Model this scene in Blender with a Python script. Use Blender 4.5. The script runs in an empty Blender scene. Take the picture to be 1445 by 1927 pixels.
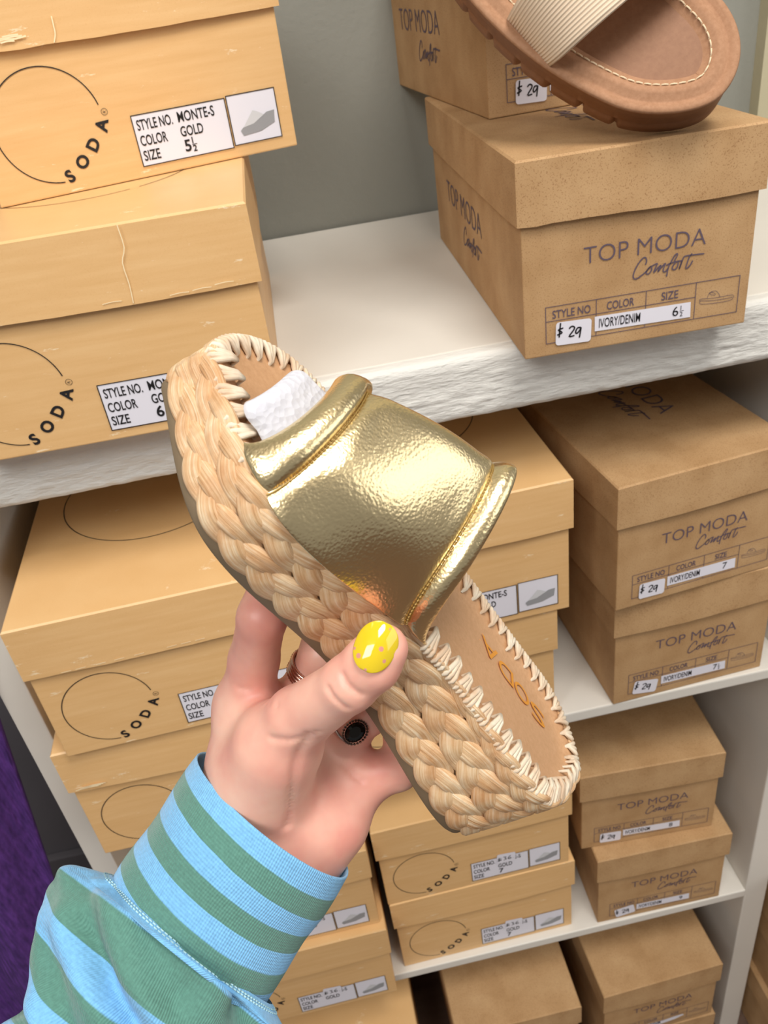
import bpy, bmesh, math, random
import numpy as np
from mathutils import Vector, Matrix
random.seed(7); rng = np.random.default_rng(7)
scene = bpy.context.scene
COL = scene.collection

# ------------------------------------------------------------------ camera
cam_d = bpy.data.cameras.new('camera'); cam = bpy.data.objects.new('camera', cam_d); COL.objects.link(cam)
cam_d.sensor_fit = 'HORIZONTAL'; cam_d.sensor_width = 5.4
cam_d.lens = 5.4 * 1570.3 / 1445
cam_d.clip_start = 0.01; cam_d.clip_end = 50
CR = np.array([0.977735, -0.167843, -0.125952]); CU = np.array([0.196826, 0.525380, 0.827790]); CF = np.array([0.072766, 0.834149, -0.546718])
cam.matrix_world = Matrix(((CR[0], CU[0], -CF[0], 0.268251), (CR[1], CU[1], -CF[1], -0.513549), (CR[2], CU[2], -CF[2], 0.226965), (0, 0, 0, 1)))
cam_d.dof.use_dof = True; cam_d.dof.focus_distance = 0.335; cam_d.dof.aperture_fstop = 5.6
scene.camera = cam

# ------------------------------------------------------------------ world, lights, exposure
world = bpy.data.worlds.new('room_light'); scene.world = world; world.use_nodes = True
bg = world.node_tree.nodes['Background']; bg.inputs[0].default_value = (1.0, 0.985, 0.97, 1); bg.inputs[1].default_value = 0.26
def area(name, loc, target, w, h, power, col):
    d = bpy.data.lights.new(name, 'AREA'); d.shape = 'RECTANGLE'; d.size = w; d.size_y = h; d.energy = power; d.color = col
    o = bpy.data.objects.new(name, d); COL.objects.link(o); o.location = loc
    o.rotation_euler = (Vector(target) - Vector(loc)).to_track_quat('-Z', 'Y').to_euler(); return o
area('ceiling_light_panel', (0.62, -0.75, 1.62), (0.35, 0.0, -0.2), 0.6, 0.6, 28, (1.0, 0.965, 0.92))
area('ceiling_light_panel', (-0.6, -1.5, 1.75), (0.3, 0.0, -0.4), 1.3, 1.3, 52, (1.0, 0.98, 0.96))
area('strap_highlight_light', (3.2, -1.5, 0.95), (0.2, -0.3, 0.1), 2.6, 2.0, 30, (1.0, 0.98, 0.95))  # unseen area light added at the right to give the gold strap its highlight
scene.view_settings.view_transform = 'Standard'; scene.view_settings.look = 'None'
scene.view_settings.gamma = 1; scene.view_settings.use_curve_mapping = False
scene.view_settings.exposure = -0.06

# ------------------------------------------------------------------ helpers
def srgb(r, g, b):
    f = lambda c: (c / 255 / 12.92) if c / 255 <= 0.04045 else ((c / 255 + 0.055) / 1.055) ** 2.4
    return (f(r), f(g), f(b), 1.0)
class NT:
    def __init__(s, name, **kw):
        s.m = bpy.data.materials.new(name); s.m.use_nodes = True; s.t = s.m.node_tree
        s.b = s.t.nodes['Principled BSDF']
        for k, v in kw.items(): s.b.inputs[k].default_value = v
    def n(s, typ, ins=None, **props):
        nd = s.t.nodes.new(typ)
        for k, v in props.items(): setattr(nd, k, v)
        for k, v in (ins or {}).items():
            if isinstance(v, tuple) and len(v) == 2 and hasattr(v[0], 'outputs'): s.t.links.new(v[0].outputs[v[1]], nd.inputs[k])
            elif hasattr(v, 'outputs'): s.t.links.new(v.outputs[0], nd.inputs[k])
            else: nd.inputs[k].default_value = v
        return nd
    def out(s, sock, nd, o=0): s.t.links.new(nd.outputs[o], s.b.inputs[sock])
    def coord(s, which='Object', scale=(1, 1, 1)):
        c = s.n('ShaderNodeTexCoord')
        return s.n('ShaderNodeMapping', {'Vector': (c, which), 'Scale': scale})
    def noise(s, vec, scale, detail=4, rough=.55):
        return s.n('ShaderNodeTexNoise', {'Vector': vec, 'Scale': scale, 'Detail': detail, 'Roughness': rough})
    def ramp(s, fac, stops):
        r = s.n('ShaderNodeValToRGB', {'Fac': fac}); e = r.color_ramp.elements
        while len(e) < len(stops): e.new(0.5)
        for x, (p, c) in zip(e, stops): x.position = p; x.color = c
        return r
    def bump(s, h, strength=.3, dist=.001):
        b = s.n('ShaderNodeBump', {'Height': h, 'Strength': strength, 'Distance': dist}); s.out('Normal', b); return b
    def mix(s, fac, a, b, mode='MIX'):
        m = s.n('ShaderNodeMix', data_type='RGBA', blend_type=mode)
        for i, v in ((0, fac), (6, a), (7, b)):
            if hasattr(v, 'outputs'): s.t.links.new(v.outputs[0], m.inputs[i])
            else: m.inputs[i].default_value = v
        class W: outputs = [m.outputs[2]]
        return W
def flat(name, c, rough=.6, **kw):
    k = NT(name, **{'Base Color': c, 'Roughness': rough}, **kw); return k.m

def mesh_from(name, V, F, mats=None, uv=None, smooth=True, idx=None):
    me = bpy.data.meshes.new(name); me.from_pydata([tuple(map(float, v)) for v in V], [], [tuple(map(int, f)) for f in F]); me.update()
    for m in (mats or []): me.materials.append(m)
    if uv is not None:
        l = me.uv_layers.new(name='UVMap'); vi = np.zeros(len(me.loops), int); me.loops.foreach_get('vertex_index', vi)
        l.data.foreach_set('uv', np.asarray(uv, float)[vi].ravel())
    if smooth: me.polygons.foreach_set('use_smooth', [True] * len(me.polygons))
    if idx is not None: me.polygons.foreach_set('material_index', [int(i) for i in idx])
    me.update(); return me
def link(name, me, parent=None):
    o = bpy.data.objects.new(name, me); COL.objects.link(o)
    if parent is not None: o.parent = parent
    return o
def thing(name, label, cat, loc=(0, 0, 0), group=None, mat=None):
    o = bpy.data.objects.new(name, None); o.empty_display_size = .02; COL.objects.link(o)
    if mat is not None: o.matrix_world = mat
    else: o.location = loc
    tag(o, label, cat, group); return o
def tag(o, label, cat, group=None):
    o['label'] = label; o['category'] = cat
    if group: o['group'] = group
def structure(o): o['kind'] = 'structure'; return o

class MB:
    """collects vertices, faces and uv for one mesh"""
    def __init__(s): s.V = []; s.F = []; s.U = []; s.I = []; s.n = 0
    def add(s, V, F, U=None, mi=0):
        V = np.asarray(V, float); s.V.append(V); s.F += [tuple(int(i) + s.n for i in f) for f in F]; s.I += [mi] * len(F)
        s.U.append(np.zeros((len(V), 2)) if U is None else np.asarray(U, float)); s.n += len(V)
    def box(s, a, b, mi=0):
        (x0, y0, z0), (x1, y1, z1) = a, b
        V = [(x0, y0, z0), (x1, y0, z0), (x1, y1, z0), (x0, y1, z0), (x0, y0, z1), (x1, y0, z1), (x1, y1, z1), (x0, y1, z1)]
        s.add(V, [(0, 3, 2, 1), (4, 5, 6, 7), (0, 1, 5, 4), (1, 2, 6, 5), (2, 3, 7, 6), (3, 0, 4, 7)], mi=mi)
    def grid(s, P, cu=False, cv=False, U=None, mi=0, flip=False):
        P = np.asarray(P); nu, nv = P.shape[:2]; F = []
        for i in range(nu if cu else nu - 1):
            for j in range(nv if cv else nv - 1):
                a, b, c, d = i * nv + j, ((i + 1) % nu) * nv + j, ((i + 1) % nu) * nv + (j + 1) % nv, i * nv + (j + 1) % nv
                F.append((a, d, c, b) if flip else (a, b, c, d))
        s.add(P.reshape(-1, 3), F, None if U is None else np.asarray(U).reshape(-1, 2), mi)
    def tube(s, pts, r, n=8, cap=True, mi=0, closed=False):
        pts = np.asarray(pts, float); m = len(pts); r = np.broadcast_to(np.asarray(r, float), (m,))
        if closed: T = np.roll(pts, -1, 0) - np.roll(pts, 1, 0)
        else: T = np.gradient(pts, axis=0)
        T /= np.linalg.norm(T, axis=1)[:, None] + 1e-12
        up = np.array([0, 0, 1.]) if abs(T[0][2]) < .9 else np.array([1., 0, 0])
        N = np.cross(T[0], up); N /= np.linalg.norm(N); P = np.zeros((m, n, 3))
        for i in range(m):
            N = N - T[i] * (N @ T[i]); N /= np.linalg.norm(N); B = np.cross(T[i], N)
            a = np.arange(n) * 2 * np.pi / n
            P[i] = pts[i] + r[i] * (np.cos(a)[:, None] * N + np.sin(a)[:, None] * B)
        L = np.r_[0, np.cumsum(np.linalg.norm(np.diff(pts, axis=0), axis=1))]
        U = np.stack([np.repeat(L[:, None], n, 1), np.repeat(np.arange(n)[None] / n, m, 0)], 2)
        k = s.n; s.grid(P, cu=closed, cv=True, U=U, mi=mi, flip=True)
        if cap and not closed:
            s.F.append(tuple(k + j for j in range(n))); s.F.append(tuple(k + (m - 1) * n + j for j in range(n))[::-1]); s.I += [mi, mi]
    def build(s, name, mats, parent=None, smooth=True):
        me = mesh_from(name, np.concatenate(s.V), s.F, mats if isinstance(mats, list) else [mats], np.concatenate(s.U), smooth, s.I)
        return link(name, me, parent)
def bevel(o, w=.001, seg=2, ang=40):
    bm = bmesh.new(); bm.from_mesh(o.data)
    e = [x for x in bm.edges if len(x.link_faces) == 2 and x.calc_face_angle(0) > math.radians(ang)]
    bmesh.ops.bevel(bm, geom=e, offset=w, segments=seg, affect='EDGES', profile=.6, clamp_overlap=True)
    bm.to_mesh(o.data); bm.free(); o.data.update(); return o
def smooth_by_angle(o, ang=35):
    me = o.data; bm = bmesh.new(); bm.from_mesh(me)
    for f in bm.faces: f.smooth = True
    for e in bm.edges:
        if len(e.link_faces) == 2 and e.calc_face_angle(0) > math.radians(ang): e.smooth = False
    bm.to_mesh(me); bm.free(); return o

# flat lettering: outlines of the built-in font, filled, as 2-D triangles
_glyph = {}
def text2d(t, bold=0.0, spacing=1.0):
    k = (t, bold, spacing)
    if k not in _glyph:
        c = bpy.data.curves.new('lettering', 'FONT'); c.body = t; c.size = 1; c.offset = bold; c.space_character = spacing; c.resolution_u = 4
        o = bpy.data.objects.new('lettering', c); COL.objects.link(o); bpy.context.view_layer.update()
        me = o.evaluated_get(bpy.context.evaluated_depsgraph_get()).to_mesh()
        V = np.array([v.co[:2] for v in me.vertices]); F = [tuple(p.vertices) for p in me.polygons]
        bpy.data.objects.remove(o); bpy.data.curves.remove(c); _glyph[k] = (V, F)
    return _glyph[k]
def fit_text(t, x0, x1, y0, cap, bold=0.0, spacing=1.0):
    """lettering between x0 and x1 with baseline y0 and capital height cap; x1 None keeps the natural width"""
    V, F = text2d(t, bold, spacing); V = V.copy(); b = V.min(0); e = V.max(0); capn = text2d('H', bold)[0][:, 1].max()
    sy = cap / capn; sx = sy if x1 is None else (x1 - x0) / (e[0] - b[0])
    V[:, 0] = x0 + (V[:, 0] - b[0]) * sx; V[:, 1] = y0 + V[:, 1] * sy
    return V, F
def ribbon(pts, w, sub=3):
    P = np.asarray(pts, float)
    if len(P) > 2 and sub > 1:   # Catmull-Rom
        Q = np.vstack([2 * P[0] - P[1], P, 2 * P[-1] - P[-2]]); out = []
        for i in range(1, len(Q) - 2):
            for t in np.arange(sub) / sub:
                a, b, c, d = Q[i - 1:i + 3]
                out.append(.5 * (2 * b + (c - a) * t + (2 * a - 5 * b + 4 * c - d) * t * t + (3 * b - a - 3 * c + d) * t ** 3))
        P = np.array(out + [P[-1]])
    T = np.gradient(P, axis=0); T /= np.linalg.norm(T, axis=1)[:, None] + 1e-9; N = np.stack([-T[:, 1], T[:, 0]], 1)
    V = np.concatenate([P + N * w / 2, P - N * w / 2]); n = len(P)
    return V, [(i + 1, i, n + i, n + i + 1) for i in range(n - 1)]
class Print:
    """flat printing on a plane given by origin, x axis and y axis (metres; 2-D input in mm)"""
    def __init__(s, o, x, y, lift=.0003):
        s.o, s.x, s.y = np.array(o, float), np.array(x, float), np.array(y, float); s.nrm = np.cross(s.x, s.y); s.l = lift; s.mb = MB()
    def put(s, VF, mi=0):
        V, F = VF; V = np.asarray(V) / 1000
        s.mb.add(s.o + s.nrm * s.l + V[:, :1] * s.x + V[:, 1:2] * s.y, F, mi=mi)
    def build(s, name, mat, parent): return s.mb.build(name, mat, parent, smooth=False)
def rrect(x0, y0, x1, y1, r=0.0, rot=0.0):
    pts = []
    if r <= 0: pts = [(x0, y0), (x1, y0), (x1, y1), (x0, y1)]
    else:
        for cx, cy, a0 in ((x1 - r, y0 + r, -90), (x1 - r, y1 - r, 0), (x0 + r, y1 - r, 90), (x0 + r, y0 + r, 180)):
            for k in range(5): a = math.radians(a0 + k * 22.5); pts.append((cx + r * math.cos(a), cy + r * math.sin(a)))
    P = np.array(pts); c = np.array([(x0 + x1) / 2, (y0 + y1) / 2]); R = math.radians(rot)
    return (P - c) @ np.array([[math.cos(R), math.sin(R)], [-math.sin(R), math.cos(R)]]) + c, [tuple(range(len(pts)))]
def frame_lines(x0, y0, x1, y1, w):
    V = []; F = []
    for a, b, c, d in ((x0 - w, y0 - w, x1 + w, y0), (x0 - w, y1, x1 + w, y1 + w), (x0 - w, y0, x0, y1), (x1, y0, x1 + w, y1)):
        n = len(V); V += [(a, b), (c, b), (c, d), (a, d)]; F.append((n, n + 1, n + 2, n + 3))
    return V, F
# ------------------------------------------------------------------ materials
def card(name, base, dark, light, speck, rough=.5, fibre=(1, 1, 1), scuff=0.0):
    k = NT(name, Roughness=rough); c = k.coord('Object', fibre)
    n1 = k.noise(c, 26, 3); col = k.ramp(n1, [(.3, dark), (.5, base), (.72, light)])
    c2 = k.coord('Object'); n2 = k.noise(c2, 1150, 2, .7)
    sp = k.ramp(n2, [(.34, (1, 1, 1, 1)), (.43, (0, 0, 0, 1))]); fac = k.n('ShaderNodeMath', {0: sp, 1: speck}, operation='MULTIPLY')
    col = k.mix(fac, col, dark, 'MULTIPLY')
    if scuff:
        geo = k.n('ShaderNodeNewGeometry'); n3 = k.noise(k.coord('Object', (1, 1, 4)), 34, 6, .75)
        pk = k.n('ShaderNodeMath', {0: (geo, 'Pointiness'), 1: n3}, operation='MULTIPLY')
        sc = k.ramp(pk, [(.352, (0, 0, 0, 1)), (.375, (scuff, scuff, scuff, 1))]); col = k.mix(sc, col, srgb(248, 232, 200))
    k.out('Base Color', col); n4 = k.noise(c2, 420, 3); k.bump(n4, .12, .0006)
    return k.m
M_PEACH = card('peach_card', srgb(223, 180, 124), srgb(219, 175, 118), srgb(227, 186, 131), .10, .42, (.6, .6, 8), scuff=.6)
M_KRAFT = card('kraft_card', srgb(182, 145, 101), srgb(170, 132, 88), srgb(191, 155, 111), .6, .75)
M_BLACK = flat('black_print', srgb(28, 26, 28), .5); M_VIOLET = flat('violet_print', srgb(92, 78, 92), .7)
M_LABEL = flat('label_paper', srgb(226, 224, 232), .5); M_GREYP = flat('grey_print', srgb(150, 150, 152), .6); M_LGREY = flat('light_grey_print', srgb(204, 204, 206), .6)
M_MARKER = flat('marker_ink', srgb(22, 20, 24), .4)
def paint(name, base, bump_s, scale, stretch=(1, 1, 1), rough=.5, dirt=None):
    k = NT(name, Roughness=rough); c = k.coord('Object', stretch); n = k.noise(c, scale, 8, .62)
    n2 = k.noise(k.coord('Object'), 9, 4); col = k.ramp(n2, [(.3, tuple(x * .94 for x in base[:3]) + (1,)), (.7, base)])
    k.out('Base Color', col); k.bump(n, bump_s, .0022); return k.m
M_WHITE = paint('white_paint', srgb(222, 217, 207), .10, 60, rough=.55)
M_ROUGHW = paint('rough_white_paint', srgb(226, 224, 217), 1.0, 130, (.35, 1, 1.6), rough=.5)
M_WALL = paint('grey_wall_paint', srgb(136, 136, 127), .25, 160, rough=.8)
M_BEIGE = paint('beige_paint', srgb(176, 168, 140), .2, 120, rough=.7)
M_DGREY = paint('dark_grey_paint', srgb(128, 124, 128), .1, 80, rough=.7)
k = NT('brown_floor', Roughness=.6); n = k.noise(k.coord('Object', (1, 8, 1)), 4); k.out('Base Color', k.ramp(n, [(.3, srgb(84, 64, 52)), (.7, srgb(112, 88, 72))])); M_FLOOR = k.m
M_CEIL = flat('ceiling_white', srgb(215, 210, 202), .8)
# raffia: fibres run along u
def raffia(name, stops, bs=.6):
    k = NT(name, Roughness=.42); uv = k.n('ShaderNodeUVMap'); mp = k.n('ShaderNodeMapping', {'Vector': uv, 'Scale': (12, 3.4, 1)})
    n = k.noise(mp, 3.4, 6, .68); col = k.ramp(n, stops)
    n2 = k.noise(k.coord('Object'), 95, 3); tint = k.ramp(n2, [(.38, srgb(214, 160, 104)), (.6, (1, 1, 1, 1))])
    col = k.mix(.42, col, tint, 'MULTIPLY'); k.out('Base Color', col)
    mp2 = k.n('ShaderNodeMapping', {'Vector': uv, 'Scale': (9, 6, 1)}); nb = k.noise(mp2, 3, 5, .75); k.bump(nb, bs, .0012)
    k.b.inputs['Specular IOR Level'].default_value = .35; return k.m
M_RAFFIA = raffia('raffia', [(.27, srgb(180, 130, 86)), (.39, srgb(220, 178, 130)), (.53, srgb(236, 204, 162)), (.70, srgb(250, 234, 206))])
M_STITCH = raffia('ivory_raffia', [(.25, srgb(222, 200, 170)), (.5, srgb(240, 226, 202)), (.8, srgb(250, 242, 226))], .5)
M_CORE = flat('raffia_backing', srgb(150, 104, 62), .9)
M_OUTSOLE = flat('brown_rubber', srgb(124, 106, 82), .6)
def suede(name, a, b, rough=.6, sc=500):
    k = NT(name, Roughness=rough); c = k.coord('Object'); n = k.noise(c, sc, 3, .7); k.out('Base Color', k.ramp(n, [(.3, a), (.7, b)])); k.bump(n, .15, .0004); return k.m
M_INSOLE = suede('tan_insole', srgb(196, 150, 108), srgb(208, 163, 122), .42)
M_FOOTBED = suede('brown_suede', srgb(158, 115, 83), srgb(174, 131, 99), .8, 380)
M_SOLE2 = suede('brown_foam_rubber', srgb(134, 92, 62), srgb(146, 103, 72), .62, 260)
M_FOIL = flat('gold_foil', srgb(255, 172, 56), .3, Metallic=.35)
k = NT('gold_leather', Metallic=1.0, Roughness=.27); c = k.coord('Object')
k.b.inputs['Base Color'].default_value = srgb(247, 225, 176)
v1 = k.n('ShaderNodeTexVoronoi', {'Vector': c, 'Scale': 1050.0}, feature='SMOOTH_F1'); n1 = k.noise(c, 460, 4, .6)
h = k.n('ShaderNodeMath', {0: v1, 1: n1}, operation='ADD'); k.bump(h, .22, .0005); M_GOLD = k.m
M_GOLDST = flat('gold_thread', srgb(176, 146, 84), .5, Metallic=.5)
k = NT('white_foam', Roughness=.75, **{'Base Color': srgb(200, 200, 207), 'Subsurface Weight': .35, 'Subsurface Radius': (.006, .006, .007), 'Subsurface Scale': 1.0})
v = k.n('ShaderNodeTexVoronoi', {'Vector': k.coord('Object', (1, 1, 1)), 'Scale': 420.0}); k.bump(v, .5, .0012); M_FOAM = k.m
k = NT('skin', Roughness=.42, **{'Subsurface Weight': .28, 'Subsurface Radius': (.010, .0035, .002), 'Subsurface Scale': .5})
c = k.coord('Object'); n = k.noise(c, 32, 4, .5); n2 = k.noise(c, 340, 2, .5); col = k.ramp(n, [(.34, srgb(226, 156, 140)), (.52, srgb(236, 180, 160)), (.68, srgb(242, 196, 174))])
k.out('Base Color', col); k.bump(n2, .09, .0005); M_SKIN = k.m
k = NT('yellow_nail_polish', Roughness=.08, **{'Coat Weight': .8, 'Coat Roughness': .03}); c = k.coord('Object')
v = k.n('ShaderNodeTexVoronoi', {'Vector': c, 'Scale': 270.0, 'Randomness': .55}); dt = k.ramp(v, [(.20, (1, 1, 1, 1)), (.24, (0, 0, 0, 1))])
k.out('Base Color', k.mix(dt, srgb(216, 188, 30), srgb(206, 140, 126))); M_NAIL = k.m
M_ROSE = flat('rose_gold', srgb(206, 166, 148), .25, Metallic=1.0); M_SILVER = flat('silver', srgb(190, 186, 182), .25, Metallic=1.0); M_ONYX = flat('black_stone', srgb(14, 13, 12), .06)
# striped knit: v runs along the sleeve in metres
def knit(name, period, blue_first, rib=1):
    k = NT(name, Roughness=.85); uv = k.n('ShaderNodeUVMap'); sx = k.n('ShaderNodeSeparateXYZ', {0: uv})
    w = k.noise(k.coord('Object'), 45, 2); wb = k.n('ShaderNodeMath', {0: w, 1: .0012}, operation='MULTIPLY')
    y = k.n('ShaderNodeMath', {0: (sx, 'Y'), 1: wb}, operation='ADD'); d = k.n('ShaderNodeMath', {0: y, 1: period}, operation='DIVIDE')
    fr = k.n('ShaderNodeMath', {0: d}, operation='FRACT'); st = k.ramp(fr, [(.0, (0, 0, 0, 1)), (.485, (0, 0, 0, 1)), (.515, (1, 1, 1, 1)), (.985, (1, 1, 1, 1))])
    e = st.color_ramp.elements.new(1.0); e.color = (0, 0, 0, 1)
    blue, green = srgb(122, 186, 232), srgb(88, 138, 124)
    n = k.noise(k.coord('Object'), 700, 2); t = k.ramp(n, [(.3, (.86, .86, .86, 1)), (.7, (1.06, 1.06, 1.06, 1))])
    k.out('Base Color', k.mix(1.0, k.mix(st, blue, green), t, 'MULTIPLY'))
    wx = k.n('ShaderNodeMath', {0: (sx, 'X'), 1: 2 * math.pi / .0011}, operation='MULTIPLY'); wy = k.n('ShaderNodeMath', {0: (sx, 'Y'), 1: 2 * math.pi / .0013}, operation='MULTIPLY')
    s1 = k.n('ShaderNodeMath', {0: wx}, operation='SINE'); s2 = k.n('ShaderNodeMath', {0: wy}, operation='SINE'); s2b = k.n('ShaderNodeMath', {0: s2, 1: .5}, operation='MULTIPLY')
    h = k.n('ShaderNodeMath', {0: s1, 1: s2b}, operation='ADD'); k.bump(h, .35, .0005)
    k.b.inputs['Sheen Weight'].default_value = .25; return k.m
M_CUFF = knit('striped_rib_knit', .0172, True); M_SLEEVE = knit('striped_jersey', .0205, True)
M_SEAM = flat('seam_thread', srgb(176, 216, 226), .8)
k = NT('purple_knit', Roughness=.9); n = k.noise(k.coord('Object', (4, 4, 1)), 60, 4); k.out('Base Color', k.ramp(n, [(.3, srgb(58, 26, 92)), (.7, srgb(92, 48, 132))]))
w = k.n('ShaderNodeTexWave', {'Vector': k.coord('Object'), 'Scale': 60.0, 'Distortion': 2.0}); k.bump(w, .6, .002); M_PURPLE = k.m
k = NT('ribbed_ivory_elastic', Roughness=.8, **{'Base Color': srgb(226, 204, 176)}); uv = k.n('ShaderNodeUVMap'); sx = k.n('ShaderNodeSeparateXYZ', {0: uv})
wv = k.n('ShaderNodeMath', {0: (sx, 'X'), 1: 2 * math.pi / .0019}, operation='MULTIPLY'); sn = k.n('ShaderNodeMath', {0: wv}, operation='SINE'); k.bump(sn, .35, .0008)
k.out('Base Color', k.ramp(sn, [(.1, srgb(220, 196, 168)), (.6, srgb(234, 214, 188))])); M_RIB = k.m
M_THREAD = flat('cream_thread', srgb(226, 204, 170), .7)
# ------------------------------------------------------------------ room
ZF = -1.075
def slab(name, a, b, mat, struct=True, parent=None, bw=0):
    m = MB(); m.box(a, b); o = m.build(name, mat, parent, smooth=False)
    if struct: structure(o)
    if bw: bevel(o, bw)
    return o
slab('wall_back', (-1.6, .392, -.02), (.80, .46, 1.9), M_WALL)
slab('wall_back_lower', (-.02, .392, ZF), (2.2, .46, -.02), M_WALL)
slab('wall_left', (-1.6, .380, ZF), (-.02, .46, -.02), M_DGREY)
slab('trim_1', (.800, .375, -.02), (1.05, .46, 1.9), M_BEIGE)
slab('wall_right', (1.05, .392, -.02), (2.2, .46, 1.9), M_WALL)
slab('floor', (-1.6, -3.0, ZF - .05), (2.2, .46, ZF), M_FLOOR)
slab('ceiling', (-1.6, -3.0, 1.9), (2.2, .46, 1.95), M_CEIL)
slab('baseboard_left', (-1.6, .366, ZF), (-.03, .380, -.86), M_DGREY, bw=.003)

# ------------------------------------------------------------------ white shelving unit
unit = thing('shelving_unit', 'white painted wooden shelving unit holding all the shoe boxes', 'shelf', (.34, .19, ZF))
off = Vector(unit.location)
def ub(name, a, b, mat, bw=.0015):
    o = slab(name, [p - q for p, q in zip(a, off)], [p - q for p, q in zip(b, off)], mat, False, unit, bw); return o
XL0, XL1, XR0, XR1, D = -.004, .018, .6684, .696, .388
ub('side_panel', (XL0, .001, ZF), (XL1, D, -.047), M_WHITE)
ub('side_panel', (XR0, .001, ZF), (XR1, D, -.047), M_WHITE)
ub('shelf_board', (-.30, .012, -.022), (1.1, D, 0), M_WHITE)
for z in (-.3671, -.7317): ub('shelf_board', (XL1, .0, z - .0125), (XR0, D, z), M_WHITE)
# the top shelf's rough, thickly painted front board
def front_board():
    nx, nz = 560, 26; xs = np.linspace(-.30, 1.1, nx)
    prof = [(.0125, -.0005), (.006, -.0004), (.002, -.0012), (0, -.004)] + [(0, -z) for z in np.linspace(.008, .042, nz)] + [(.001, -.0455), (.004, -.047), (.0125, -.047)]
    prof = np.array(prof); P = np.zeros((nx, len(prof), 3))
    def vn(sx, sz, amp, seed):
        r = np.random.default_rng(seed); g = r.normal(size=(int(1.4 / sx) + 3, int(.06 / sz) + 3))
        u = (xs[:, None] + .30) / sx; v = (-prof[None, :, 1]) / sz + .5; u = np.repeat(u, len(prof), 1); v = np.repeat(v, nx, 0)
        i, j = u.astype(int), v.astype(int); a, b = u - i, v - j; a = a * a * (3 - 2 * a); b = b * b * (3 - 2 * b)
        return amp * ((g[i, j] * (1 - a) + g[i + 1, j] * a) * (1 - b) + (g[i, j + 1] * (1 - a) + g[i + 1, j + 1] * a) * b)
    dis = vn(.05, .006, .00016, 1) + vn(.010, .003, .0002, 2) + vn(.004, .0022, .00022, 3)
    low = np.clip((-prof[None, :, 1] - .018) / .01, 0, 1); dis = dis * (.35 + .9 * low)
    P[:, :, 0] = xs[:, None]; P[:, :, 1] = prof[None, :, 0] + dis; P[:, :, 2] = prof[None, :, 1] + vn(.09, .05, .0006, 5) * (prof[None, :, 1] < -.04)
    P -= np.array(off); m = MB(); m.grid(P); return m.build('front_board', M_ROUGHW, unit)
front_board()
# ------------------------------------------------------------------ shoe boxes
SW, SD, SH, SL = .200, .290, .1278, .0444     # peach boxes
TW, TD, TH, TL = .147, .306, .1233, .0380     # kraft boxes
OV = .0028
COMFORT = [[[77.8,50.4],[78.5,52.2],[78.2,54.2],[77.0,55.1],[75.0,53.8],[72.7,50.9],[71.0,47.5],[70.3,44.6],[70.8,42.8],[72.3,42.3],[74.9,43.5],[77.8,45.4],[79.7,47.2],[81.8,49.0]],[[81.8,49.0],[80.0,47.8],[78.8,45.8],[79.0,44.3],[80.5,44.4],[82.0,46.4],[82.0,48.4],[82.9,49.2]],[[82.9,49.2],[85.5,49.9],[84.5,47.5],[83.4,44.5],[86.1,47.2],[87.9,48.4],[87.0,46.7],[86.0,44.4],[88.7,47.5],[90.8,49.2],[89.7,46.3],[89.6,44.4],[90.8,43.8],[92.6,45.8]],[[96.4,50.0],[98.0,52.7],[97.9,54.1],[96.2,52.9],[94.2,49.2],[92.9,46.5],[92.3,43.6],[91.9,40.6]],[[91.3,47.8],[94.3,48.7],[97.6,49.4]],[[99.1,49.3],[97.3,48.7],[95.5,46.4],[95.4,44.9],[96.8,44.1],[98.3,45.2],[98.9,47.3],[99.1,49.1],[101.4,49.0]],[[101.4,49.1],[100.6,46.7],[99.9,44.0],[101.1,47.7],[102.2,50.9],[103.5,51.6],[107.6,51.6],[115.4,51.2]],[[107.5,52.6],[105.8,50.3],[104.6,46.4],[104.1,44.3],[104.8,43.7],[106.6,45.0],[108.3,48.0]]]
PRICE = [[[23.1,21.7],[22.4,12.1]],[[25.0,18.2],[21.7,17.2],[24.4,15.2],[21.0,13.9]],[[28.8,17.1],[30.4,18.5],[32.2,17.9],[32.0,16.1],[29.0,11.9],[32.5,12.1]],[[36.6,17.0],[34.3,16.9],[33.2,14.3],[34.1,13.3],[36.0,15.4],[36.7,17.0],[35.8,10.2]]]
SLIDE = [[[115.3,20.5],[115.6,18.6],[122.2,17.8],[131.5,17.5],[136.8,18.3],[136.9,21.2],[128.4,21.1],[121.9,21.3],[115.2,21.9],[115.3,20.5]],[[120.0,22.0],[121.1,25.1],[125.1,25.8],[127.7,23.0],[128.4,21.1]],[[121.1,25.1],[122.9,25.2],[125.4,23.4],[122.6,23.4],[121.1,25.1]],[[115.3,20.8],[122.0,19.7],[131.3,19.4],[136.8,19.7]]]

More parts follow.
